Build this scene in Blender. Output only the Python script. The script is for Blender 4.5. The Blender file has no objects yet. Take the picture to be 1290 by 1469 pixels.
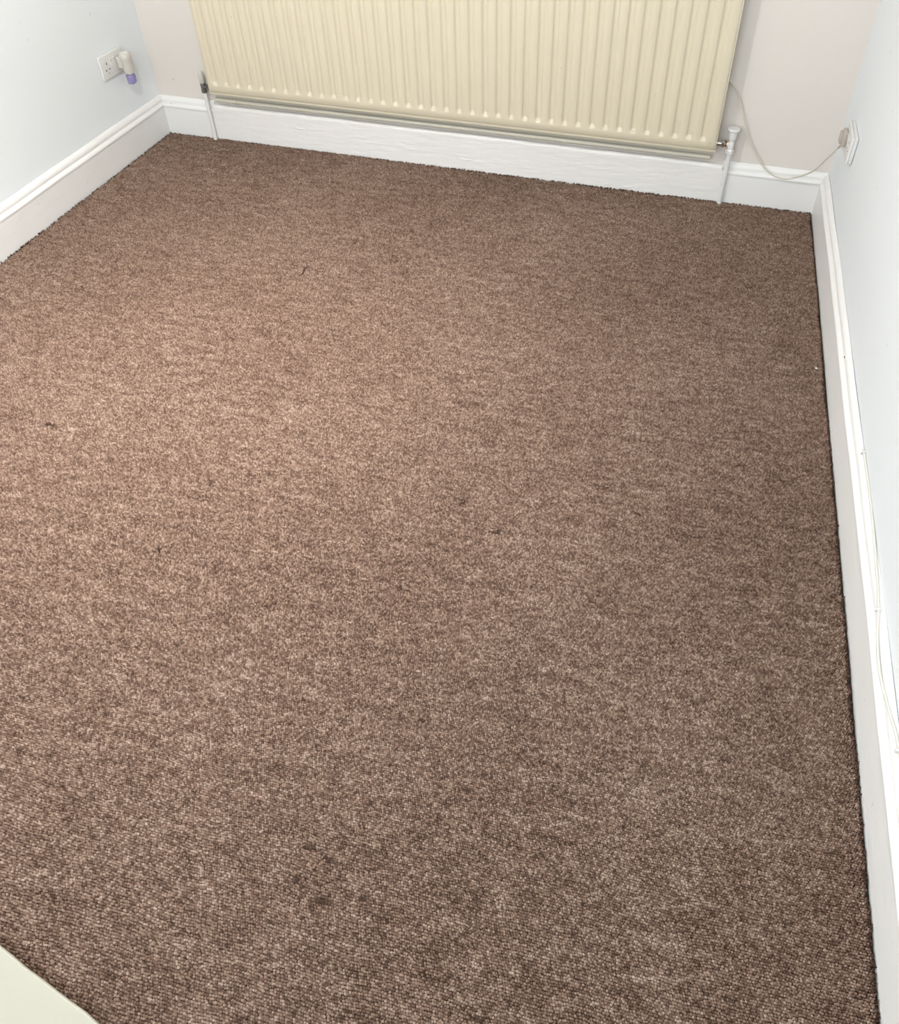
import bpy, bmesh, math, random
import numpy as np
from mathutils import Vector, Matrix

# ------------------------------------------------------------------ camera
sc = bpy.context.scene
COL = sc.collection
FPX, PPX, PPY = 1174.48, 726.9, 617.3            # focal length and principal point, px of 1290 x 1469
cam_d = bpy.data.cameras.new('camera'); cam = bpy.data.objects.new('camera', cam_d); COL.objects.link(cam)
cam_d.sensor_fit = 'VERTICAL'; cam_d.sensor_height = 36.0; cam_d.sensor_width = 36.0
cam_d.lens = FPX / 1469 * 36.0
cam_d.shift_x = (645 - PPX) / 1469; cam_d.shift_y = (PPY - 734.5) / 1469
cam_d.clip_start = 0.02
cam.rotation_mode = 'XYZ'
cam.rotation_euler = (math.radians(46.9095), math.radians(-0.7634), math.radians(13.9779))
cam.location = (2.2288, -3.0177, 1.4953)
sc.camera = cam

# ------------------------------------------------------------------ light
world = bpy.data.worlds.new('world'); sc.world = world; world.use_nodes = True
world.node_tree.nodes['Background'].inputs[0].default_value = (0.75, 0.85, 1.0, 1)
world.node_tree.nodes['Background'].inputs[1].default_value = 0.6

def area(name, loc, rot, sx, sy, power, col):
    d = bpy.data.lights.new(name, 'AREA'); d.shape = 'RECTANGLE'; d.size = sx; d.size_y = sy
    d.energy = power; d.color = col
    o = bpy.data.objects.new(name, d); COL.objects.link(o); o.location = loc; o.rotation_euler = rot
    return o
# daylight entering by the window in the wall behind the camera
area('window_daylight', (1.45, -3.93, 1.55), (math.radians(90), 0, 0), 1.5, 1.15, 32, (0.88, 0.96, 1.0))
LAMP_POS = (1.00, -1.66, 1.66); LAMP_POWER = 28; POOL_SPOT_POWER = 50; LAMP_COL = (1.0, 0.968, 0.935)

vs = sc.view_settings
vs.view_transform = 'Standard'; vs.look = 'None'; vs.gamma = 1.0; vs.use_curve_mapping = False
vs.exposure = 0.69

# ------------------------------------------------------------------ helpers
W = 2.6862            # room width between the skirting faces at the back
T = 0.0235            # skirting thickness
LY = -4.0             # wall behind the camera
H = 2.45
def xl(y): return 0.0077 * -y        # the side walls splay a little
def xr(y): return W + 0.0169 * -y

def link(name, me, mat, parent=None):
    o = bpy.data.objects.new(name, me); COL.objects.link(o)
    if mat is not None and not me.materials: me.materials.append(mat)
    if parent is not None: o.parent = parent
    return o
def obj(name, bm, mat, parent=None, smooth=None):
    bmesh.ops.recalc_face_normals(bm, faces=bm.faces)
    me = bpy.data.meshes.new(name); bm.to_mesh(me); bm.free()
    if smooth is not None:
        me.polygons.foreach_set('use_smooth', [True] * len(me.polygons))
        me.set_sharp_from_angle(angle=math.radians(smooth))
    o = link(name, me, mat, None)
    if parent is not None:
        o.parent = parent; o.matrix_parent_inverse = parent.matrix_world.inverted() if False else Matrix.Translation(-parent.location)
    return o
def thing(name, label, cat, loc, group=None):
    o = bpy.data.objects.new(name, None); COL.objects.link(o); o.location = loc
    o.empty_display_size = 0.05
    o['label'] = label; o['category'] = cat
    if group: o['group'] = group
    return o
def tag(o, label, cat, group=None):
    o['label'] = label; o['category'] = cat
    if group: o['group'] = group
    return o
def structure(o, label=None):
    o['kind'] = 'structure'
    if label: o['label'] = label
    return o

def box(bm, lo, hi, bevel=0.0, seg=2, M=None):
    c = [(a + b) / 2 for a, b in zip(lo, hi)]; s = [abs(b - a) for a, b in zip(lo, hi)]
    r = bmesh.ops.create_cube(bm, size=1.0, matrix=Matrix.Translation(c) @ Matrix.Diagonal((*s, 1)))
    vs_ = r['verts']
    if bevel > 0:
        es = list({e for v in vs_ for e in v.link_edges})
        n = set(bm.verts)
        res = bmesh.ops.bevel(bm, geom=es, offset=bevel, segments=seg, profile=0.5, affect='EDGES')
        vs_ = list({v for f in res['faces'] for v in f.verts} | {v for v in vs_ if v.is_valid})
    if M is not None: bmesh.ops.transform(bm, matrix=M, verts=vs_)
    return vs_
def lathe(bm, prof, n=24, M=None):
    """prof = [(r, z)...] about local z."""
    rings = []
    new = []
    for r, z in prof:
        if r < 1e-6:
            v = bm.verts.new((0, 0, z)); rings.append([v]); new.append(v)
        else:
            ring = [bm.verts.new((r * math.cos(2 * math.pi * k / n), r * math.sin(2 * math.pi * k / n), z)) for k in range(n)]
            rings.append(ring); new += ring
    for a, b in zip(rings[:-1], rings[1:]):
        for k in range(n):
            k2 = (k + 1) % n
            if len(a) == 1 and len(b) == 1: continue
            if len(a) == 1: bm.faces.new((a[0], b[k], b[k2]))
            elif len(b) == 1: bm.faces.new((a[k], a[k2], b[0]))
            else: bm.faces.new((a[k], a[k2], b[k2], b[k]))
    if len(rings[0]) > 1: bm.faces.new(list(reversed(rings[0])))
    if len(rings[-1]) > 1: bm.faces.new(rings[-1])
    if M is not None: bmesh.ops.transform(bm, matrix=M, verts=new)
    return new
def spline(pts, n):
    """Catmull-Rom through pts."""
    P = [Vector(p) for p in pts]; P = [P[0] * 2 - P[1]] + P + [P[-1] * 2 - P[-2]]
    out = []
    for i in range(1, len(P) - 2):
        a, b, c, d = P[i - 1:i + 3]
        for k in range(n):
            t = k / n
            out.append(0.5 * ((2 * b) + (c - a) * t + (2 * a - 5 * b + 4 * c - d) * t * t + (3 * b - a - 3 * c + d) * t ** 3))
    out.append(P[-2]); return out
def tube(bm, pts, rad, n=10):
    rings = []
    up = Vector((0.13, 0.31, 0.94)).normalized()
    for i, p in enumerate(pts):
        p = Vector(p)
        d = (Vector(pts[min(i + 1, len(pts) - 1)]) - Vector(pts[max(i - 1, 0)])).normalized()
        u = d.cross(up)
        if u.length < 1e-3: u = d.orthogonal()
        u.normalize(); v = d.cross(u)
        r = rad(i / (len(pts) - 1)) if callable(rad) else rad
        rings.append([bm.verts.new(p + u * (r * math.cos(2 * math.pi * k / n)) + v * (r * math.sin(2 * math.pi * k / n))) for k in range(n)])
    for a, b in zip(rings[:-1], rings[1:]):
        for k in range(n): bm.faces.new((a[k], a[(k + 1) % n], b[(k + 1) % n], b[k]))
    bm.faces.new(list(reversed(rings[0]))); bm.faces.new(rings[-1])

def srgb(r, g, b):
    f = lambda c: (c / 255 / 12.92) if c / 255 <= 0.04045 else ((c / 255 + 0.055) / 1.055) ** 2.4
    return (f(r), f(g), f(b), 1)

class NT:
    def __init__(s, name):
        s.m = bpy.data.materials.new(name); s.m.use_nodes = True
        s.t = s.m.node_tree; s.b = s.t.nodes['Principled BSDF']
        s.co = s.n('ShaderNodeTexCoord').outputs['Object']
    def n(s, kind, **kw):
        o = s.t.nodes.new(kind)
        for k, v in kw.items(): setattr(o, k, v)
        return o
    def l(s, a, b): s.t.links.new(a, b)
    def mapping(s, scale):
        m = s.n('ShaderNodeMapping'); m.inputs['Scale'].default_value = scale; s.l(s.co, m.inputs[0]); return m.outputs[0]
    def noise(s, scale, detail=3, rough=0.55, vec=None):
        t = s.n('ShaderNodeTexNoise'); t.inputs['Scale'].default_value = scale; t.inputs['Detail'].default_value = detail
        t.inputs['Roughness'].default_value = rough; s.l(vec if vec is not None else s.co, t.inputs['Vector']); return t.outputs[0]
    def ramp(s, fac, stops):
        r = s.n('ShaderNodeValToRGB'); e = r.color_ramp.elements
        while len(e) < len(stops): e.new(0.5)
        for q, (p, c) in zip(e, stops): q.position = p; q.color = c
        s.l(fac, r.inputs[0]); return r.outputs[0]
    def math(s, op, a, b=None, c=None):
        m = s.n('ShaderNodeMath', operation=op)
        for i, x in enumerate((a, b, c)):
            if x is None: continue
            if isinstance(x, (int, float)): m.inputs[i].default_value = x
            else: s.l(x, m.inputs[i])
        return m.outputs[0]
    def mix(s, fac, a, b, mode='MIX'):
        m = s.n('ShaderNodeMix', data_type='RGBA', blend_type=mode)
        for i, x in ((0, fac), (6, a), (7, b)):
            if isinstance(x, (int, float, tuple)): m.inputs[i].default_value = x
            else: s.l(x, m.inputs[i])
        return m.outputs[2]
    def bump(s, h, strength, dist, normal=None):
        b = s.n('ShaderNodeBump'); b.inputs['Strength'].default_value = strength; b.inputs['Distance'].default_value = dist
        s.l(h, b.inputs['Height'])
        if normal is not None: s.l(normal, b.inputs['Normal'])
        return b.outputs[0]
    def out(s, col, rough, bump=None, metal=0, spec=0.5):
        for k, v in (('Base Color', col), ('Roughness', rough), ('Metallic', metal), ('Specular IOR Level', spec)):
            if isinstance(v, (int, float, tuple)): s.b.inputs[k].default_value = v
            else: s.l(v, s.b.inputs[k])
        if bump is not None: s.l(bump, s.b.inputs['Normal'])
        return s.m

def mat_plain(name, c, rough=0.4, metal=0, wob=0.04, nscale=60, spec=0.5):
    m = NT(name); c2 = tuple(x * (1 - wob * 2) for x in c[:3]) + (1,)
    col = m.mix(m.noise(nscale), c2, c)
    return m.out(col, rough, None, metal, spec)
def mat_wall(name, c):
    m = NT(name)
    n1 = m.noise(2.2, 3); n2 = m.noise(160, 4)
    col = m.mix(m.math('MULTIPLY', n1, 0.5), c, tuple(x * 0.95 for x in c[:3]) + (1,))
    # a few small scuffs
    sp = m.ramp(m.noise(38, 2, 0.4), [(0.0, (0, 0, 0, 1)), (0.76, (0, 0, 0, 1)), (0.80, (1, 1, 1, 1))])
    col = m.mix(m.math('MULTIPLY', sp, 0.25), col, srgb(150, 140, 128))
    b = m.bump(n2, 0.10, 0.002, m.bump(m.noise(9, 3), 0.12, 0.01))
    return m.out(col, 0.75, b, 0, 0.3)
def mat_gloss(name, c, lump=0.35, stretch=(6, 6, 30)):
    m = NT(name)
    n1 = m.noise(1, 4, 0.6, m.mapping(stretch)); n2 = m.noise(55, 3)
    col = m.mix(m.math('MULTIPLY', m.noise(7, 4), 0.55), c, tuple(x * k for x, k in zip(c[:3], (0.93, 0.92, 0.90))) + (1,))
    chips = m.ramp(m.noise(70, 2, 0.4), [(0.0, (0, 0, 0, 1)), (0.77, (0, 0, 0, 1)), (0.80, (1, 1, 1, 1))])
    col = m.mix(m.math('MULTIPLY', chips, 0.35), col, srgb(140, 128, 112))
    b = m.bump(n1, lump, 0.006, m.bump(n2, 0.15, 0.002))
    return m.out(col, 0.42, b, 0, 0.45)

def mat_carpet(name, per_loop):
    m = NT(name)
    s1 = m.noise(1, 2, 0.5, m.mapping((60, 105, 60)))
    s2 = m.noise(1, 3, 0.6, m.mapping((13, 38, 13)))
    s3 = m.noise(1.6, 2, 0.5)
    if per_loop:
        at = m.n('ShaderNodeAttribute'); at.attribute_name = 'loop_tone'; rnd = at.outputs['Fac']
        v = m.math('MULTIPLY_ADD', rnd, 0.42, 0.28)
    else:
        v = m.math('MULTIPLY_ADD', m.noise(250, 1), 0.6, -0.15)
    v = m.math('ADD', v, m.math('MULTIPLY_ADD', s1, 0.50, -0.25))
    v = m.math('ADD', v, m.math('MULTIPLY_ADD', s2, 0.45, -0.225))
    v = m.math('ADD', v, m.math('MULTIPLY_ADD', s3, 0.20, -0.10))
    col = m.ramp(v, [(0.10, srgb(64, 47, 38)), (0.40, srgb(117, 94, 81)), (0.62, srgb(145, 121, 106)), (0.92, srgb(190, 172, 157))])
    return m.out(col, 0.95, None, 0, 0.05)

M_WALL = mat_wall('wall_paint_white_cool_light', (0.842, 0.872, 0.888, 1))  # white paint with the cool cast of the daylight put into its colour
M_WALL_B = mat_wall('wall_paint_white_dim_warm_light', (0.73, 0.675, 0.62, 1))  # plain paint darkened and warmed for the dimmer light on the back wall
M_CEIL = mat_wall('ceiling_paint_white', (0.85, 0.85, 0.84, 1))
M_SKIRT = mat_gloss('skirting_gloss_white', (0.86, 0.845, 0.825, 1))
M_SKIRT_B = mat_gloss('skirting_gloss_white_uneven', (0.85, 0.82, 0.79, 1), 0.6, (14, 14, 60))
M_RAD = mat_gloss('radiator_cream_enamel', srgb(216, 205, 181), 0.05)
M_RADB = mat_gloss('radiator_grey_cream_enamel', srgb(206, 200, 184), 0.1)
M_CARPET = mat_carpet('carpet_pile_brown', True)
M_BACKING = mat_carpet('carpet_backing_brown', False)
M_UNDER = mat_plain('underlay_dark', srgb(50, 42, 36), 0.95)
M_PLASTIC = mat_plain('plastic_white', (0.78, 0.77, 0.74, 1), 0.35)
M_PLASTIC_G = mat_plain('plastic_grey_white', srgb(205, 200, 190), 0.4)
M_PLUG = mat_plain('plastic_grey_beige', srgb(188, 178, 166), 0.45)
M_DARK = mat_plain('dark_hole', srgb(34, 30, 28), 0.7)
M_PIPE = mat_gloss('pipe_gloss_white', (0.78, 0.765, 0.745, 1), 0.015)
M_CHROME = mat_plain('worn_chrome', (0.62, 0.60, 0.57, 1), 0.25, 1.0)
M_BRASS = mat_plain('tarnished_brass', srgb(150, 112, 66), 0.4, 0.9)
M_LEAD = mat_plain('dull_grey_metal', srgb(122, 120, 117), 0.4, 0.6, 0.15, 120)
M_CABLE = mat_plain('cable_cream', srgb(214, 205, 188), 0.4)
M_CABLE_W = mat_plain('cable_white', (0.74, 0.715, 0.65, 1), 0.4)
M_PLINTH = mat_gloss('plinth_cream_paint', srgb(168, 164, 151), 0.2, (5, 12, 5))
M_SNAG = mat_plain('carpet_snag_yarn', srgb(80, 59, 45), 0.95, 0, 0.3, 300)
M_CRUMB = mat_plain('paint_flake_white', (0.8, 0.79, 0.76, 1), 0.7)

# ------------------------------------------------------------------ room shell
def slab(name, lo, hi, mat):
    bm = bmesh.new(); box(bm, lo, hi); return structure(obj(name, bm, mat))
def quad_wall(name, pts, thick_dir, mat):
    bm = bmesh.new(); a = [bm.verts.new(p) for p in pts]; b = [bm.verts.new(Vector(p) + Vector(thick_dir)) for p in pts]
    bm.faces.new(a); bm.faces.new(list(reversed(b)))
    for k in range(len(a)):
        k2 = (k + 1) % len(a); bm.faces.new((a[k], b[k], b[k2], a[k2]))
    return structure(obj(name, bm, mat))
slab('floor', (-0.3, LY - 0.2, -0.12), (W + 0.4, 0.2, -0.010), M_UNDER)
slab('ceiling', (-0.3, LY - 0.2, H), (W + 0.4, 0.2, H + 0.1), M_CEIL)
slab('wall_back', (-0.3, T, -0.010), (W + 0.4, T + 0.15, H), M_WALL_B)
quad_wall('wall_left', [(xl(T) - T, T, -0.01), (xl(LY) - T, LY, -0.01), (xl(LY) - T, LY, H), (xl(T) - T, T, H)], (-0.15, 0, 0), M_WALL)
quad_wall('wall_right', [(xr(T) + T, T, -0.01), (xr(LY) + T, LY, -0.01), (xr(LY) + T, LY, H), (xr(T) + T, T, H)], (0.15, 0, 0), M_WALL)
bm = bmesh.new()                                      # wall behind the camera, with the window opening
wx0, wx1, wz0, wz1 = 0.68, 2.22, 0.95, 2.15
box(bm, (-0.3, LY - 0.15, -0.01), (wx0, LY, H)); box(bm, (wx1, LY - 0.15, -0.01), (W + 0.4, LY, H))
box(bm, (wx0, LY - 0.15, -0.01), (wx1, LY, wz0)); box(bm, (wx0, LY - 0.15, wz1), (wx1, LY, H))
structure(obj('wall_front', bm, M_WALL))
bm = bmesh.new()
for lo, hi in (((wx0, wz0), (wx1, wz0 + .05)), ((wx0, wz1 - .05), (wx1, wz1)), ((wx0, wz0 + .05), (wx0 + .05, wz1 - .05)),
               ((wx1 - .05, wz0 + .05), (wx1, wz1 - .05)), ((1.425, wz0 + .05), (1.475, wz1 - .05))):
    box(bm, (lo[0], LY - 0.11, lo[1]), (hi[0], LY - 0.05, hi[1]), 0.004)
win = structure(obj('window_1', bm, M_SKIRT, None, 40))
m = NT('window_glass'); m.b.inputs['Transmission Weight'].default_value = 1.0
M_GLASS = m.out((0.95, 0.97, 0.97, 1), 0.02)
for a, b in ((wx0 + .05, 1.425), (1.475, wx1 - .05)):
    bm = bmesh.new(); box(bm, (a, LY - 0.082, wz0 + .05), (b, LY - 0.078, wz1 - .05)); obj('pane', bm, M_GLASS, win)

# ------------------------------------------------------------------ skirting boards
PROF = [(0, -0.0098), (0, 0.1045), (0, 0.108), (-0.0014, 0.111), (-0.0020, 0.1145), (-0.0012, 0.118), (0.0012, 0.1212), (0.0048, 0.1235), (0.0088, 0.1245),
        (0.0106, 0.1255), (0.0110, 0.1275), (0.0100, 0.1290), (0.0086, 0.1298), (0.0084, 0.1345), (0.0096, 0.1395), (0.0124, 0.1440),
        (0.0164, 0.1478), (0.0200, 0.1502), (T - 0.0013, 0.1512), (T - 0.0013, -0.0098)]
PLAIN = [(0, -0.0098), (0, 0.128), (0, 0.132), (0.0012, 0.1365), (0.0042, 0.1395), (0.0085, 0.1408), (T, 0.1412), (T, -0.0098)]
rng = random.Random(4)
def sweep(name, prof, pos, nseg, mat, wob=0.0006, parent=None):
    """pos(o, u) -> (x, y) on the run; wobbles slightly like old painted timber."""
    bm = bmesh.new(); rings = []
    ph = [rng.uniform(0, 6.28) for _ in range(4)]
    for k in range(nseg + 1):
        u = k / nseg; w = wob * (math.sin(u * 23 + ph[0]) + 0.6 * math.sin(u * 57 + ph[1]))
        wz = wob * (math.sin(u * 19 + ph[2]) + 0.6 * math.sin(u * 71 + ph[3]))
        if k in (0, nseg): w = 0
        ring = []
        for o, z in prof:
            x, y, nx, ny = pos(o, u)
            q = w if o < T - 1e-6 else 0
            ring.append(bm.verts.new((x + nx * q, y + ny * q, z + (wz if z > 0.05 else 0))))
        rings.append(ring)
    n = len(prof)
    for a, b in zip(rings[:-1], rings[1:]):
        for k in range(n): bm.faces.new((a[k], a[(k + 1) % n], b[(k + 1) % n], b[k]))
    bm.faces.new(rings[0]); bm.faces.new(list(reversed(rings[-1])))
    return obj(name, bm, mat, parent, 35)
def run_left(o, u):
    y = (o - 0.0014) + (LY + 0.001 - o) * u; return (xl(y) - o + 0.0002, y, 1, 0)
def run_right(o, u):
    y = (o - 0.0014) + (LY + 0.001 - o) * u; return (xr(y) + o - 0.0002, y, -1, 0)
structure(sweep('baseboard_left', PROF, run_left, 90, M_SKIRT))
structure(sweep('baseboard_right', PROF, run_right, 90, M_SKIRT))
bmn = bmesh.new(); lathe(bmn, [(0.0035, -0.001), (0.0035, 0.0006), (0.0, 0.0008)], 10, Matrix.Translation((xr(-1.0837) + 0.0078, -1.0837, 0.1335)) @ Matrix.Rotation(math.radians(-80), 4, 'Y') @ Matrix.Diagonal((0.6, 1.2, 1, 1)))
obj('nail_head', bmn, mat_plain('rusty_nail', srgb(120, 112, 88), 0.7), bpy.data.objects['baseboard_right'])
XA, XB = 0.236, 2.328
bb = structure(sweep('baseboard_back', PLAIN, lambda o, u: (XA + (XB - XA) * u, o - 0.0002, 0, -1), 60, M_SKIRT_B, 0.0008))
sweep('moulded_section', PROF, lambda o, u: (-o + (XA + o) * u, o - 0.0002, 0, -1), 10, M_SKIRT, 0.0003, bb)
sweep('moulded_section', PROF, lambda o, u: (XB + (W + o - XB) * u, o - 0.0002, 0, -1), 14, M_SKIRT, 0.0003, bb)

# a few curls of peeling paint on the board under the radiator
for cx, cz, ln in ((1.905, 0.012, 0.030), (1.985, 0.010, 0.045), (2.245, 0.040, 0.018), (0.62, 0.085, 0.04), (1.10, 0.055, 0.05), (1.33, 0.040, 0.05)):
    bm = bmesh.new()
    tube(bm, [(cx - ln / 2, -0.0005, cz + 0.003), (cx - ln / 4, -0.0016, cz), (cx, -0.0018, cz - 0.001), (cx + ln / 4, -0.0016, cz + 0.001), (cx + ln / 2, -0.0005, cz - 0.001)], lambda u: 0.0006 + 0.0014 * math.sin(math.pi * u), 6)
    obj('peeling_paint', bm, M_SKIRT_B, bb, 60)

# ------------------------------------------------------------------ carpet
def hnoise(a, seed, amp):
    r = np.random.default_rng(seed); out = np.zeros_like(a)
    for k in range(6):
        f = 3 * 2.1 ** k; out += np.sin(a * f * 2 + r.uniform(0, 6.28)) / 1.5 ** k
    return out * amp
rs = np.random.default_rng(11)
ny, nx = 900, 60
ys = np.linspace(-0.0, -3.98, ny); ts = np.linspace(0, 1, nx)
xl_e = 0.0077 * -ys + 0.0025 + np.abs(hnoise(ys, 1, 0.0012)) + rs.uniform(0, 0.002, ny)
xr_e = W + 0.0169 * -ys - 0.0035 - np.abs(hnoise(ys, 2, 0.0016)) - rs.uniform(0, 0.003, ny)
X = xl_e[:, None] + (xr_e - xl_e)[:, None] * ts[None, :]
Y = np.repeat(ys[:, None], nx, 1)
edge_b = 0.003 + np.abs(hnoise(X[0], 3, 0.0012)) + rs.uniform(0, 0.002, nx)
Y = Y - edge_b[None, :] * np.exp(Y / 0.02)
def surf(x, y):
    """gentle unevenness of the fitted carpet: waves, two ruckled ridges and a trodden hollow"""
    z = -0.0048 + 0.0012 * np.sin(x * 3.1 + y * 1.3) + 0.0008 * np.sin(y * 7 + x * 2) + 0.0003 * np.sin(y * 41 + 3 * np.sin(x * 3))
    z = z + 0.0022 * np.exp(-((y + 1.02 + 0.03 * (x - 2.7)) / 0.007) ** 2) * np.clip((x - 2.25) / 0.3, 0, 1)
    z = z - 0.0028 * np.exp(-((y + 2.615 + 0.30 * (x - 2.3)) / 0.020) ** 2 - ((x - 2.42) / 0.16) ** 2)
    z = z + 0.0020 * np.exp(-((y + 2.655 + 0.30 * (x - 2.3)) / 0.018) ** 2 - ((x - 2.42) / 0.16) ** 2)
    return z
Z = surf(X, Y)
edge = np.minimum(X - xl_e[:, None], xr_e[:, None] - X); Z -= 0.001 * np.exp(-edge / 0.006)
Z = np.where(np.arange(ny)[:, None] == 0, Z - 0.003, Z)
verts = np.stack([X, Y, Z], -1).reshape(-1, 3)
i = np.arange(ny - 1)[:, None] * nx + np.arange(nx - 1)[None, :]
faces = np.stack([i, i + nx, i + nx + 1, i + 1], -1).reshape(-1, 4)
def np_mesh(name, verts, faces, k):
    me = bpy.data.meshes.new(name)
    me.vertices.add(len(verts)); me.vertices.foreach_set('co', verts.astype(np.float32).ravel())
    me.loops.add(faces.size); me.loops.foreach_set('vertex_index', faces.astype(np.int32).ravel())
    me.polygons.add(len(faces)); me.polygons.foreach_set('loop_start', np.arange(0, faces.size, k, dtype=np.int32))
    me.update(calc_edges=True); me.validate()
    return me
# skirt of the carpet down to the floor
bord = np.concatenate([np.arange(nx), (np.arange(ny) * nx + nx - 1)[1:], ((ny - 1) * nx + np.arange(nx))[::-1][1:], (np.arange(ny) * nx)[::-1][1:-1]])
low = verts[bord].copy(); low[:, 2] = -0.0099
nb = len(bord); li = len(verts) + np.arange(nb)
skf = np.stack([bord, np.roll(bord, -1), np.roll(li, -1), li], -1)
me = np_mesh('carpet', np.concatenate([verts, low]), np.concatenate([faces, skf]), 4)
me.polygons.foreach_set('use_smooth', [True] * len(me.polygons))
carpet = tag(link('carpet', me, M_BACKING), 'brown flecked loop-pile fitted carpet covering the whole room floor', 'carpet')

SNAGS = [(2.157, -1.594, .005, .005), (1.186, -2.054, .006, .005), (1.820, -1.737, .006, .004), (1.919, -1.807, .018, .005), (1.015, -0.885, .004, .026), (0.675, -1.749, .018, .005),
         (1.785, -2.570, .012, .004), (1.822, -2.580, .014, .004), (1.845, -2.642, .018, .005), (1.785, -2.624, .008, .005), (1.905, -2.624, .006, .003), (2.471, -0.583, .010, .006)]
# the loops of the pile themselves, in rows
PX_, PY_ = 0.0043, 0.0042
gy = np.arange(-0.006, -3.12, -PY_); gx = np.arange(0.002, W + 0.055, PX_)
GX, GY = np.meshgrid(gx, gy)
GX = GX + (np.arange(len(gy)) % 2)[:, None] * PX_ * 0.5
GX = GX + 0.0012 * np.sin(GY * 31) + 0.0009 * np.sin(GY * 83 + GX * 7)
GY = GY + 0.0016 * np.sin(GX * 23 + GY * 5) + 0.0010 * np.sin(GX * 61 + 1)
GX = (GX + rs.normal(0, 0.00055, GX.shape)).ravel(); GY = (GY + rs.normal(0, 0.00055, GY.shape)).ravel()
keep = (GX > np.interp(-GY, -ys, xl_e) + 0.001) & (GX < np.interp(-GY, -ys, xr_e) - 0.001) & (GY < -0.0045 - np.abs(hnoise(GX, 3, 0.0010)))
for (sx_, sy_, slx, sly) in SNAGS: keep &= ~((((GX - sx_) / (slx * 0.8)) ** 2 + ((GY - sy_) / (sly * 0.8)) ** 2) < 1 + 0.5 * np.sin(GX * 900))
GX, GY = GX[keep], GY[keep]; nt = len(GX)
ZB = surf(GX, GY)
ztop = ZB + 0.0051 + rs.normal(0, 0.0006, nt)
rad_ = 0.00265 * rs.uniform(0.85, 1.1, nt); th = rs.uniform(0, math.pi / 2, nt)
V = np.zeros((nt, 5, 3))
for k in range(4):
    V[:, k, 0] = GX + 1.12 * rad_ * np.cos(th + k * math.pi / 2); V[:, k, 1] = GY + rad_ * np.sin(th + k * math.pi / 2); V[:, k, 2] = ZB
V[:, 4, 0] = GX + rs.normal(0, 0.0005, nt); V[:, 4, 1] = GY + rs.normal(0, 0.0005, nt); V[:, 4, 2] = ztop
base = np.arange(nt)[:, None] * 5
F = np.stack([np.concatenate([base + k, base + (k + 1) % 4, base + 4], 1) for k in range(4)], 1).reshape(-1, 3)
def np_tris(name, verts, faces, tone):
    me = bpy.data.meshes.new(name)
    me.vertices.add(len(verts)); me.vertices.foreach_set('co', verts.astype(np.float32).ravel())
    me.loops.add(faces.size); me.loops.foreach_set('vertex_index', faces.astype(np.int32).ravel())
    me.polygons.add(len(faces)); me.polygons.foreach_set('loop_start', np.arange(0, faces.size, 3, dtype=np.int32))
    at = me.attributes.new('loop_tone', 'FLOAT', 'POINT'); at.data.foreach_set('value', tone.astype(np.float32))
    me.update(calc_edges=True)
    me.polygons.foreach_set('use_smooth', np.ones(len(faces), dtype=bool))
    return me
pile = link('pile', np_tris('pile', V.reshape(-1, 3), F, np.repeat(rs.random(nt), 5)), M_CARPET, carpet)
pile['kind'] = 'stuff'; pile['label'] = 'short brown and beige carpet loops'

# frayed pile along the cut edges
def fringe(name, run, n, seed):
    r = random.Random(seed); bm = bmesh.new()
    for _ in range(n):
        p, inward, along = run(r.random())
        rad = r.uniform(0.0013, 0.0028); ln = r.uniform(0.002, 0.0065)
        a = Vector(p) + Vector(inward) * r.uniform(0, 0.004) + Vector((0, 0, -0.004))
        tip = a - Vector(inward) * r.uniform(0.0, 0.0035) + Vector(along) * r.uniform(-0.004, 0.004) + Vector((0, 0, ln))
        ax = Vector(inward) * rad; ay = Vector(along) * rad
        v = [bm.verts.new(a + ax), bm.verts.new(a + ay), bm.verts.new(a - ax), bm.verts.new(a - ay)]
        t = [bm.verts.new(tip + ax * .6), bm.verts.new(tip + ay * .6), bm.verts.new(tip - ax * .6), bm.verts.new(tip - ay * .6)]
        for k in range(4): bm.faces.new((v[k], v[(k + 1) % 4], t[(k + 1) % 4], t[k]))
        bm.faces.new(t)
    o = obj(name, bm, M_BACKING, carpet); o['kind'] = 'stuff'; return o
fringe('frayed_edge', lambda u: ((float(np.interp(-u * 3.2, ys[::-1], xr_e[::-1])), -u * 3.2, 0), (-1, 0, 0), (0, 1, 0)), 1500, 5)
fringe('frayed_edge', lambda u: ((float(np.interp(-u * 1.5, ys[::-1], xl_e[::-1])), -u * 1.5, 0), (1, 0, 0), (0, 1, 0)), 400, 6)
fringe('frayed_edge', lambda u: ((u * (W - 0.02) + 0.01, -0.006, 0), (0, -1, 0), (1, 0, 0)), 900, 7)

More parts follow.
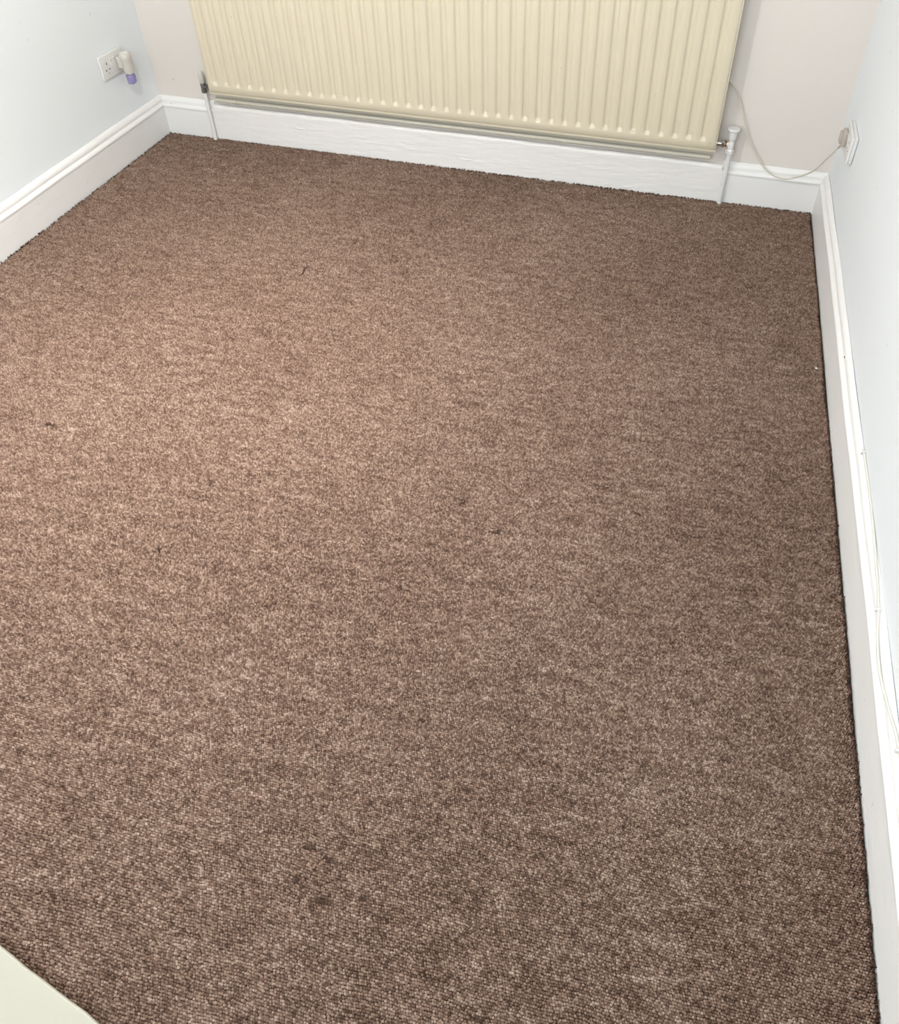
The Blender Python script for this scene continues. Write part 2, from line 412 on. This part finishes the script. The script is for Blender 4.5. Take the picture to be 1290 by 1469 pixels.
# ------------------------------------------------------------------ radiator
RX0, RX1, RZ0, RZ1, RYF = 0.2665, 2.2895, 0.2070, 0.8100, -0.052
NG, PITCH = 39, 0.05092; GX0 = 0.3040
def pressed_panel(name, parent, mat, yf, back, x0, x1, z0, z1, grooves=True):
    """pressed steel panel: face at yf with sunk vertical channels, a seam flange all round behind it."""
    s = 1 if back > yf else -1
    xs = [x0 + 0.006, x0 + 0.0075]
    for k in range(NG):
        c = GX0 + k * PITCH
        xs += [c - 0.0125, c - 0.0105, c - 0.0085, c - 0.0045, c, c + 0.0045, c + 0.0085, c + 0.0105, c + 0.0125]
    xs += [x1 - 0.0075, x1 - 0.006]; xs = [x for x in xs if x0 + 0.005 < x < x1 - 0.005]
    zs = [z0 + 0.012, z0 + 0.0135, z0 + 0.037, z0 + 0.0385, z0 + 0.0405, z0 + 0.044, z0 + 0.048, z0 + 0.052, z0 + 0.0535, z0 + 0.055, z0 + 0.15, (z0 + z1) / 2, z1 - 0.10, z1 - 0.055,
          z1 - 0.0535, z1 - 0.052, z1 - 0.048, z1 - 0.044, z1 - 0.0405, z1 - 0.0385, z1 - 0.037, z1 - 0.0135, z1 - 0.012]
    def depth(x, z):
        k = round((x - GX0) / PITCH); k = max(0, min(NG - 1, k)); d = abs(x - (GX0 + k * PITCH))
        e = min(z - (z0 + 0.038), (z1 - 0.038) - z)
        t = max(0.0, min(1.0, e / 0.0155))
        wv = max(0.0, min(1.0, (0.0125 - d) / 0.0070)); wv = wv * wv * (3 - 2 * wv)
        return 0.0075 * t * wv if grooves else 0.0
    bm = bmesh.new(); G = []
    for zi, z in enumerate(zs):
        row = []
        for xi, x in enumerate(xs):
            d = depth(x, z)
            if zi in (0, len(zs) - 1) or xi in (0, len(xs) - 1): d = 0.0014
            row.append(bm.verts.new((x, yf + s * d, z)))
        G.append(row)
    for a, b in zip(G[:-1], G[1:]):
        for k in range(len(xs) - 1): bm.faces.new((a[k], a[k + 1], b[k + 1], b[k]))
    # return edge to the back of the panel
    rim = [v for v in G[0]] + [r[-1] for r in G[1:]] + list(reversed(G[-1][:-1])) + [r[0] for r in reversed(G[1:-1])]
    rb = [bm.verts.new((v.co.x, back, v.co.z)) for v in rim]
    for k in range(len(rim)):
        k2 = (k + 1) % len(rim); bm.faces.new((rim[k], rim[k2], rb[k2], rb[k]))
    bm.faces.new(rb)
    return obj(name, bm, mat, parent, 50)
rad = thing('radiator', 'cream double-panel radiator with vertical pressed ribs on the back wall', 'radiator', (1.278, -0.012, 0.0))
fp = pressed_panel('front_panel', rad, M_RAD, RYF, RYF + 0.014, RX0, RX1, RZ0, RZ1)
bm = bmesh.new()
ysm = RYF + 0.0045
box(bm, (RX0, ysm, RZ0), (RX1, ysm + 0.005, RZ0 + 0.014), 0.0012); box(bm, (RX0, ysm, RZ1 - 0.014), (RX1, ysm + 0.005, RZ1), 0.0012)
box(bm, (RX0, ysm, RZ0 + 0.010), (RX0 + 0.008, ysm + 0.005, RZ1 - 0.010), 0.0012); box(bm, (RX1 - 0.008, ysm, RZ0 + 0.010), (RX1, ysm + 0.005, RZ1 - 0.010), 0.0012)
obj('seam_flange', bm, M_RAD, fp, 40)
rp = pressed_panel('rear_panel', rad, M_RADB, 0.016, 0.000, RX0 - 0.012, RX1 - 0.004, 0.1525, RZ1 - 0.005, False)
bm = bmesh.new(); tube(bm, [(RX0 - 0.004, -0.004, 0.1690), (1.28, -0.004, 0.1690), (RX1 - 0.014, -0.004, 0.1690)], 0.0100, 14)
obj('bottom_header', bm, M_RADB, rp, 40)
bm = bmesh.new(); tube(bm, [(0.352, -0.004, 0.1690), (0.3560, -0.004, 0.1690)], 0.0125, 14); obj('collar', bm, M_RADB, rp, 40)
bm = bmesh.new()                                     # top grille between the panels
box(bm, (RX0 + 0.004, RYF + 0.012, RZ1 - 0.006), (RX1 - 0.004, 0.010, RZ1 + 0.001), 0.001); obj('top_grille', bm, M_RAD, rad, 40)
for bx_ in (0.55, 2.02):
    bm = bmesh.new(); box(bm, (bx_ - 0.014, 0.004, 0.30), (bx_ + 0.014, T - 0.0005, 0.76), 0.001); obj('wall_bracket', bm, M_RADB, rad)

# feed pipe and valve with flared white head
PY = -0.0125
px = 2.3412
bm = bmesh.new(); tube(bm, [(px, PY, -0.0095), (px, PY, 0.08), (px, PY, 0.205)], 0.0088, 18)
pipe = obj('pipe', bm, M_PIPE, rad, 40); pipe['label'] = 'white painted feed pipe rising from the carpet by the flared valve'
Mv = Matrix.Translation((px, PY, 0))
bm = bmesh.new(); lathe(bm, [(0.0100, 0.206), (0.0105, 0.209), (0.0105, 0.240), (0.0090, 0.243), (0.0090, 0.252)], 20, Mv)
tube(bm, [(px, PY, 0.229), (px - 0.024, PY, 0.229)], 0.0080, 14)
valve = obj('valve', bm, M_PIPE, rad, 40); valve['label'] = 'white painted radiator valve with flared hand wheel'
bm = bmesh.new(); lathe(bm, [(0.0135, 0.195), (0.0155, 0.197), (0.0155, 0.209), (0.0135, 0.211)], 6, Mv); obj('compression_nut', bm, M_PIPE, valve)
bm = bmesh.new(); lathe(bm, [(0.0130, 0.247), (0.0145, 0.249), (0.0150, 0.258), (0.0160, 0.2765), (0.0165, 0.2795), (0.0215, 0.2812), (0.0228, 0.2835), (0.0228, 0.2870), (0.0215, 0.2892), (0.0175, 0.2900), (0.0, 0.2902)], 28, Mv)
obj('hand_wheel', bm, M_PLASTIC, valve, 40)
Mx = Matrix.Translation((px, PY, 0.229)) @ Matrix.Rotation(-math.pi / 2, 4, 'Y')
bm = bmesh.new(); lathe(bm, [(0.0135, 0.023), (0.0145, 0.0245), (0.0145, 0.033), (0.0135, 0.0345)], 6, Mx); obj('union_nut', bm, M_CHROME, valve)
bm = bmesh.new(); lathe(bm, [(0.0100, 0.016), (0.0100, 0.0232)], 16, Mx); obj('brass_collar', bm, M_BRASS, valve, 40)
bm = bmesh.new(); lathe(bm, [(0.0085, 0.034), (0.0085, 0.040), (0.0105, 0.0405), (0.0105, 0.046), (0.008, 0.0465), (0.008, 0.060)], 16, Mx); obj('tail', bm, M_CHROME, valve, 40)

# return pipe and grey lockshield valve at the other end
qx = 0.2222
bm = bmesh.new(); tube(bm, [(qx, PY, -0.0095), (qx, PY, 0.08), (qx, PY, 0.200)], 0.0082, 18)
pipe = obj('pipe', bm, M_PIPE, rad, 40); pipe['label'] = 'white painted return pipe rising from the carpet by the grey valve'
Mv = Matrix.Translation((qx, PY, 0))
bm = bmesh.new(); lathe(bm, [(0.0100, 0.200), (0.0108, 0.204), (0.0108, 0.230), (0.0098, 0.236)], 20, Mv)
tube(bm, [(qx, PY, 0.219), (qx + 0.030, PY, 0.219)], 0.0075, 14)
valve = obj('valve', bm, M_LEAD, rad, 40); valve['label'] = 'dull grey lockshield valve with a rounded pale cap'
bm = bmesh.new(); lathe(bm, [(0.0110, 0.196), (0.0128, 0.198), (0.0128, 0.209), (0.0110, 0.211)], 6, Mv); obj('compression_nut', bm, M_LEAD, valve)
bm = bmesh.new(); lathe(bm, [(0.0098, 0.234), (0.0112, 0.236), (0.0115, 0.258), (0.0108, 0.268), (0.0088, 0.2755), (0.005, 0.280), (0.0, 0.2812)], 24, Mv); obj('cap', bm, M_PLASTIC_G, valve, 40)
Mx = Matrix.Translation((qx, PY, 0.219)) @ Matrix.Rotation(math.pi / 2, 4, 'Y')
bm = bmesh.new(); lathe(bm, [(0.0120, 0.017), (0.0130, 0.0185), (0.0130, 0.027), (0.0120, 0.0285)], 6, Mx); obj('union_nut', bm, M_LEAD, valve)
bm = bmesh.new(); lathe(bm, [(0.008, 0.028), (0.008, 0.056)], 16, Mx); obj('tail', bm, M_CHROME, valve, 40)

# ------------------------------------------------------------------ double sockets
def socket(label, M, box_depth, loc):
    """local frame: x along the wall (0..0.146), y up (0..0.086), z out of the wall."""
    t = thing('wall_socket', label, 'socket', loc, 'double wall sockets')
    def part(name, f, mat, par, sm=40):
        bm = bmesh.new(); f(bm); bmesh.ops.transform(bm, matrix=M, verts=bm.verts); 
        o = obj(name, bm, mat, None, sm); o.parent = par
        if par is t: o.matrix_parent_inverse = Matrix.Translation(-Vector(loc))
        return o
    z0 = box_depth
    if box_depth > 0.002:
        part('back_box', lambda b: box(b, (0.001, 0.001, 0.0), (0.145, 0.085, z0), 0.002), M_PLASTIC, t)
    plate = part('faceplate', lambda b: box(b, (0, 0, z0), (0.146, 0.086, z0 + 0.0085), 0.003, 3), M_PLASTIC, t)
    zf = z0 + 0.0085
    for cx in (0.037, 0.109):
        for (hx, hy, sx, sy) in ((0, 0.0145, 0.0045, 0.008), (-0.011, -0.0075, 0.0065, 0.0045), (0.011, -0.0075, 0.0065, 0.0045)):
            part('pin_hole', lambda b: box(b, (cx + hx - sx / 2, 0.040 + hy - sy / 2, zf - 0.002), (cx + hx + sx / 2, 0.040 + hy + sy / 2, zf + 0.00015)), M_DARK, plate, None)
    part('indicator_hole', lambda b: lathe(b, [(0.0022, 0), (0.0022, 0.002)], 12, Matrix.Translation((0.037, 0.020, zf - 0.0018))), M_DARK, plate, None)
    for cx in (0.0635, 0.0825):
        def rocker(b):
            v = [(-.0065, -.011, 0), (.0065, -.011, 0), (.0065, -.011, .0022), (-.0065, -.011, .0022), (-.0065, 0, .0014), (.0065, 0, .0014), (-.0065, .011, 0), (.0065, .011, 0), (-.0065, .011, .0040), (.0065, .011, .0040)]
            vv = [b.verts.new((cx + p[0], 0.0545 + p[1], zf + p[2])) for p in v]
            for f in ((0, 1, 2, 3), (3, 2, 5, 4), (4, 5, 9, 8), (8, 9, 7, 6), (0, 6, 7, 1), (0, 3, 4, 8, 6), (1, 7, 9, 5, 2)): b.faces.new([vv[k] for k in f])
        part('switch', rocker, M_PLASTIC, t, None)
    return t
SY0, SZ0 = -0.2903, 0.3119
wxl = xl(SY0) - T
ML = Matrix.Translation((wxl, SY0, SZ0)) @ Matrix(((0, 0, 1, 0), (1, 0, 0, 0), (0, 1, 0, 0), (0, 0, 0, 1)))
socket('white double wall socket on the left wall with an air freshener plugged in', ML, 0.0012, (wxl, SY0 + 0.073, SZ0))
QY1, QZ0 = -0.172, 0.3360
wxr = xr(QY1) + T
MR = Matrix.Translation((wxr + 0.0005, QY1, QZ0)) @ Matrix(((0, 0, -1, 0), (-1, 0, 0, 0), (0, 1, 0, 0), (0, 0, 0, 1)))
socket('white surface-mounted double wall socket on the right wall with a cabled plug in it', MR, 0.011, (wxr, QY1 - 0.073, QZ0))

# ------------------------------------------------------------------ plug-in air freshener
fx, fy = wxl + 0.0097, SY0 + 0.109
AF = thing('air_freshener', 'white plug-in air freshener with a violet oil bottle in the left socket', 'air freshener', (fx, fy, 0.30))
cx_ = fx + 0.036
bm = bmesh.new(); lathe(bm, [(0.0175, 0.314), (0.0190, 0.3145), (0.0205, 0.330), (0.0215, 0.346), (0.0222, 0.362), (0.0240, 0.366), (0.0238, 0.384), (0.0220, 0.3872), (0.0, 0.3875)], 28,
                        Matrix.Translation((cx_, fy, 0)) @ Matrix.Diagonal((0.92, 1.0, 1, 1)))
body = obj('body', bm, M_PLASTIC_G, AF, 40)
bm = bmesh.new(); lathe(bm, [(0.0135, 0.3872), (0.0135, 0.3885), (0.0, 0.3886)], 24, Matrix.Translation((cx_, fy, 0))); obj('vent_cap', bm, M_PLASTIC, body, 40)
bm = bmesh.new(); box(bm, (fx, fy - 0.019, 0.330), (fx + 0.026, fy + 0.019, 0.374), 0.007, 3); obj('plug_block', bm, M_PLASTIC_G, AF, 40)
bm = bmesh.new(); lathe(bm, [(0.0095, 0.304), (0.0095, 0.320)], 20, Matrix.Translation((cx_, fy, 0))); obj('bottle_collar', bm, M_PLASTIC, AF, 40)
m = NT('violet_oil_bottle'); m.b.inputs['Transmission Weight'].default_value = 0.6
M_VIOLET = m.out(m.mix(m.noise(70), srgb(140, 128, 200), srgb(208, 202, 232)), 0.12)
bm = bmesh.new(); box(bm, (cx_ - 0.0140, fy - 0.0155, 0.272), (cx_ + 0.0140, fy + 0.0155, 0.309), 0.007, 3); obj('bottle', bm, M_VIOLET, AF, 40)

# ------------------------------------------------------------------ plug and its cable
pfx = wxr + 0.0005 - 0.0195; pyc = QY1 - 0.037; pzc = QZ0 + 0.044
plug = thing('plug', 'grey-beige mains plug with a thin cream cable in the right wall socket', 'plug', (pfx, pyc, pzc))
bm = bmesh.new(); box(bm, (pfx - 0.0150, pyc - 0.024, pzc - 0.026), (pfx - 0.0002, pyc + 0.024, pzc + 0.022), 0.004, 3); pb = obj('plug_body', bm, M_PLUG, plug, 40)
bm = bmesh.new(); box(bm, (pfx - 0.022, pyc - 0.017, pzc - 0.020), (pfx - 0.014, pyc + 0.017, pzc + 0.016), 0.003, 3); obj('cover', bm, M_PLUG, pb, 40)
bm = bmesh.new(); tube(bm, [(pfx - 0.010, pyc, pzc - 0.024), (pfx - 0.012, pyc + 0.002, pzc - 0.032), (pfx - 0.016, pyc + 0.005, pzc - 0.040)], lambda u: 0.0048 - 0.0012 * u, 12); obj('cord_grip', bm, M_PLUG, plug, 40)
bm = bmesh.new()
pts = spline([(pfx - 0.0155, pyc + 0.004, pzc - 0.039), (pfx - 0.032, pyc + 0.040, pzc - 0.090), (2.636, -0.085, 0.198), (2.588, -0.040, 0.146), (2.545, -0.022, 0.1285), (2.492, -0.014, 0.1440), (2.440, -0.008, 0.192),
              (2.402, -0.002, 0.2450), (2.365, 0.004, 0.3230), (2.334, 0.0140, 0.395), (2.298, 0.0195, 0.436), (2.262, 0.0198, 0.450)], 10)
tube(bm, pts, 0.0026, 10); obj('cable', bm, M_CABLE, plug, 40)

# ------------------------------------------------------------------ cable clipped along the right skirting
def sk(y, o, z): return (xr(y) + o, y, z)
cab = [(-1.470, .0195, .1520), (-1.495, .0200, .1530), (-1.563, .0205, .1535), (-1.646, .0205, .1530), (-1.724, .0195, .1520), (-1.810, .0170, .1505), (-1.865, .0160, .1490),
       (-1.937, .0120, .1455), (-1.978, .0075, .1400), (-2.039, .0045, .1365), (-2.088, .0060, .1370), (-2.162, .0120, .1455), (-2.214, .0165, .1500), (-2.40, .0205, .1535), (-2.9, .0205, .1535), (-3.6, .0205, .1535)]
ct = thing('wall_cable', 'thin white cable clipped along the top of the right skirting board', 'cable', sk(-1.47, .0195, .152))
bm = bmesh.new(); tube(bm, spline([sk(*c) for c in cab], 10), 0.0032, 10); obj('cable', bm, M_CABLE_W, ct, 40)
for y, o, z in ((-1.482, .0200, .1530), (-1.930, .0126, .1462), (-2.225, .0172, .1508)):
    bm = bmesh.new(); c = Vector(sk(y, o, z))
    tube(bm, [c + Vector((-0.0060, 0, -0.004)), c + Vector((-0.0048, 0, 0.0030)), c + Vector((0.0, 0, 0.0052)), c + Vector((0.0046, 0, 0.0024)), c + Vector((0.0055, 0, -0.003))], 0.0026, 8)
    obj('cable_clip', bm, M_PLASTIC, ct, 40)

# ------------------------------------------------------------------ cream painted plinth in the near corner
bm = bmesh.new()
ang = math.radians(-13.8); P0 = Vector((1.596, -2.8825)); dx = Vector((math.cos(ang), math.sin(ang))); dn = Vector((math.sin(ang), -math.cos(ang)))
n = 40; rr = random.Random(3); topz = 0.016
rows = []
prof = [(0.0, 0.0045), (0.0, 0.0120), (0.0006, 0.0143), (0.0020, 0.0156), (0.0045, topz), (0.10, topz), (0.35, topz)]
for k in range(n + 1):
    s = 0.12 - (1.25) * k / n
    w = 0.0006 * math.sin(s * 31) + 0.0006 * math.sin(s * 77 + 1) + rr.uniform(-0.0003, 0.0003)
    row = []
    for d, z in prof:
        q = P0 + dx * s + dn * (d + (w if d < 0.05 else 0)); row.append(bm.verts.new((q.x, q.y, z)))
    q = P0 + dx * s + dn * 0.35; row.append(bm.verts.new((q.x, q.y, 0.0045)))
    rows.append(row)
for a, b in zip(rows[:-1], rows[1:]):
    for k in range(len(a)): bm.faces.new((a[k], a[(k + 1) % len(a)], b[(k + 1) % len(b)], b[k]))
bm.faces.new(rows[0]); bm.faces.new(list(reversed(rows[-1])))
tag(obj('painted_board', bm, M_PLINTH, None, 40), 'low cream painted board with a slightly uneven edge at the near corner of the carpet', 'board')

# ------------------------------------------------------------------ snags in the carpet, a flake of paint
def snag(x, y, lx, ly, seed, h=0.0035, rot=0.0):
    r = random.Random(seed); bm = bmesh.new()
    for k in range(7):
        u = r.uniform(-1, 1); a = Vector((u * lx, r.uniform(-1, 1) * ly, -0.001)); b = a + Vector((r.uniform(.3, 1) * lx * .6, r.uniform(-1, 1) * ly, r.uniform(0, h * .6)))
        c = (a + b) / 2 + Vector((0, 0, h * r.uniform(.5, 1)))
        tube(bm, [a, c, b], r.uniform(0.0008, 0.0013), 5)
    bmesh.ops.transform(bm, matrix=Matrix.Translation((x, y, 0.001)) @ Matrix.Rotation(rot, 4, 'Z'), verts=bm.verts)
    return obj('snagged_pile', bm, M_SNAG, carpet, 40)
for k, a in enumerate(SNAGS):
    snag(*a, seed=20 + k)
bm = bmesh.new(); bmesh.ops.create_icosphere(bm, subdivisions=2, radius=1.0)
for v in bm.verts: v.co = Vector((v.co.x * 0.0042, v.co.y * 0.0036, v.co.z * 0.0018)) * (1 + 0.25 * math.sin(v.co.x * 5 + v.co.y * 7))
bmesh.ops.transform(bm, matrix=Matrix.Translation((2.6756, -0.9736, 0.0022)), verts=bm.verts)
tag(obj('paint_flake', bm, M_CRUMB, None, 40), 'tiny white flake of paint on the carpet beside right skirting', 'paint flake')

# ------------------------------------------------------------------ ceiling lamp (above the frame)
lx, ly, lz = LAMP_POS
LT = thing('ceiling_lamp', 'plain ceiling lamp with a bulb hanging on a short cord', 'lamp', (lx, ly, H))
bm = bmesh.new(); lathe(bm, [(0.045, H - 0.025), (0.05, H - 0.02), (0.05, H - 0.0005)], 24, Matrix.Translation((lx, ly, 0))); obj('ceiling_rose', bm, M_PLASTIC, LT, 40)
bm = bmesh.new(); tube(bm, [(lx, ly, H - 0.02), (lx, ly, lz + 0.165)], 0.003, 8); obj('cord', bm, M_CABLE_W, LT, 40)
bm = bmesh.new(); lathe(bm, [(0.018, lz + 0.11), (0.02, lz + 0.115), (0.016, lz + 0.16)], 16, Matrix.Translation((lx, ly, 0))); obj('bulb_holder', bm, M_PLASTIC, LT, 40)
ld = bpy.data.lights.new('lamp_light', 'POINT'); ld.energy = LAMP_POWER; ld.color = LAMP_COL; ld.shadow_soft_size = 0.055
lo = bpy.data.objects.new('lamp_light', ld); COL.objects.link(lo); lo.location = LAMP_POS
# added spot below the lamp, strengthens the pool of light on the carpet
sd_ = bpy.data.lights.new('added_pool_spot', 'SPOT'); sd_.energy = POOL_SPOT_POWER; sd_.color = LAMP_COL; sd_.shadow_soft_size = 0.08
sd_.spot_size = math.radians(104); sd_.spot_blend = 1.0
so = bpy.data.objects.new('added_pool_spot', sd_); COL.objects.link(so); so.location = LAMP_POS
bm = bmesh.new(); lathe(bm, [(0.022, lz + 0.165), (0.05, lz + 0.160), (0.12, lz + 0.145), (0.19, lz + 0.120), (0.188, lz + 0.116), (0.118, lz + 0.140), (0.05, lz + 0.154), (0.022, lz + 0.158)], 32, Matrix.Translation((lx, ly, 0)))
obj('shade', bm, M_PLASTIC, LT, 40)
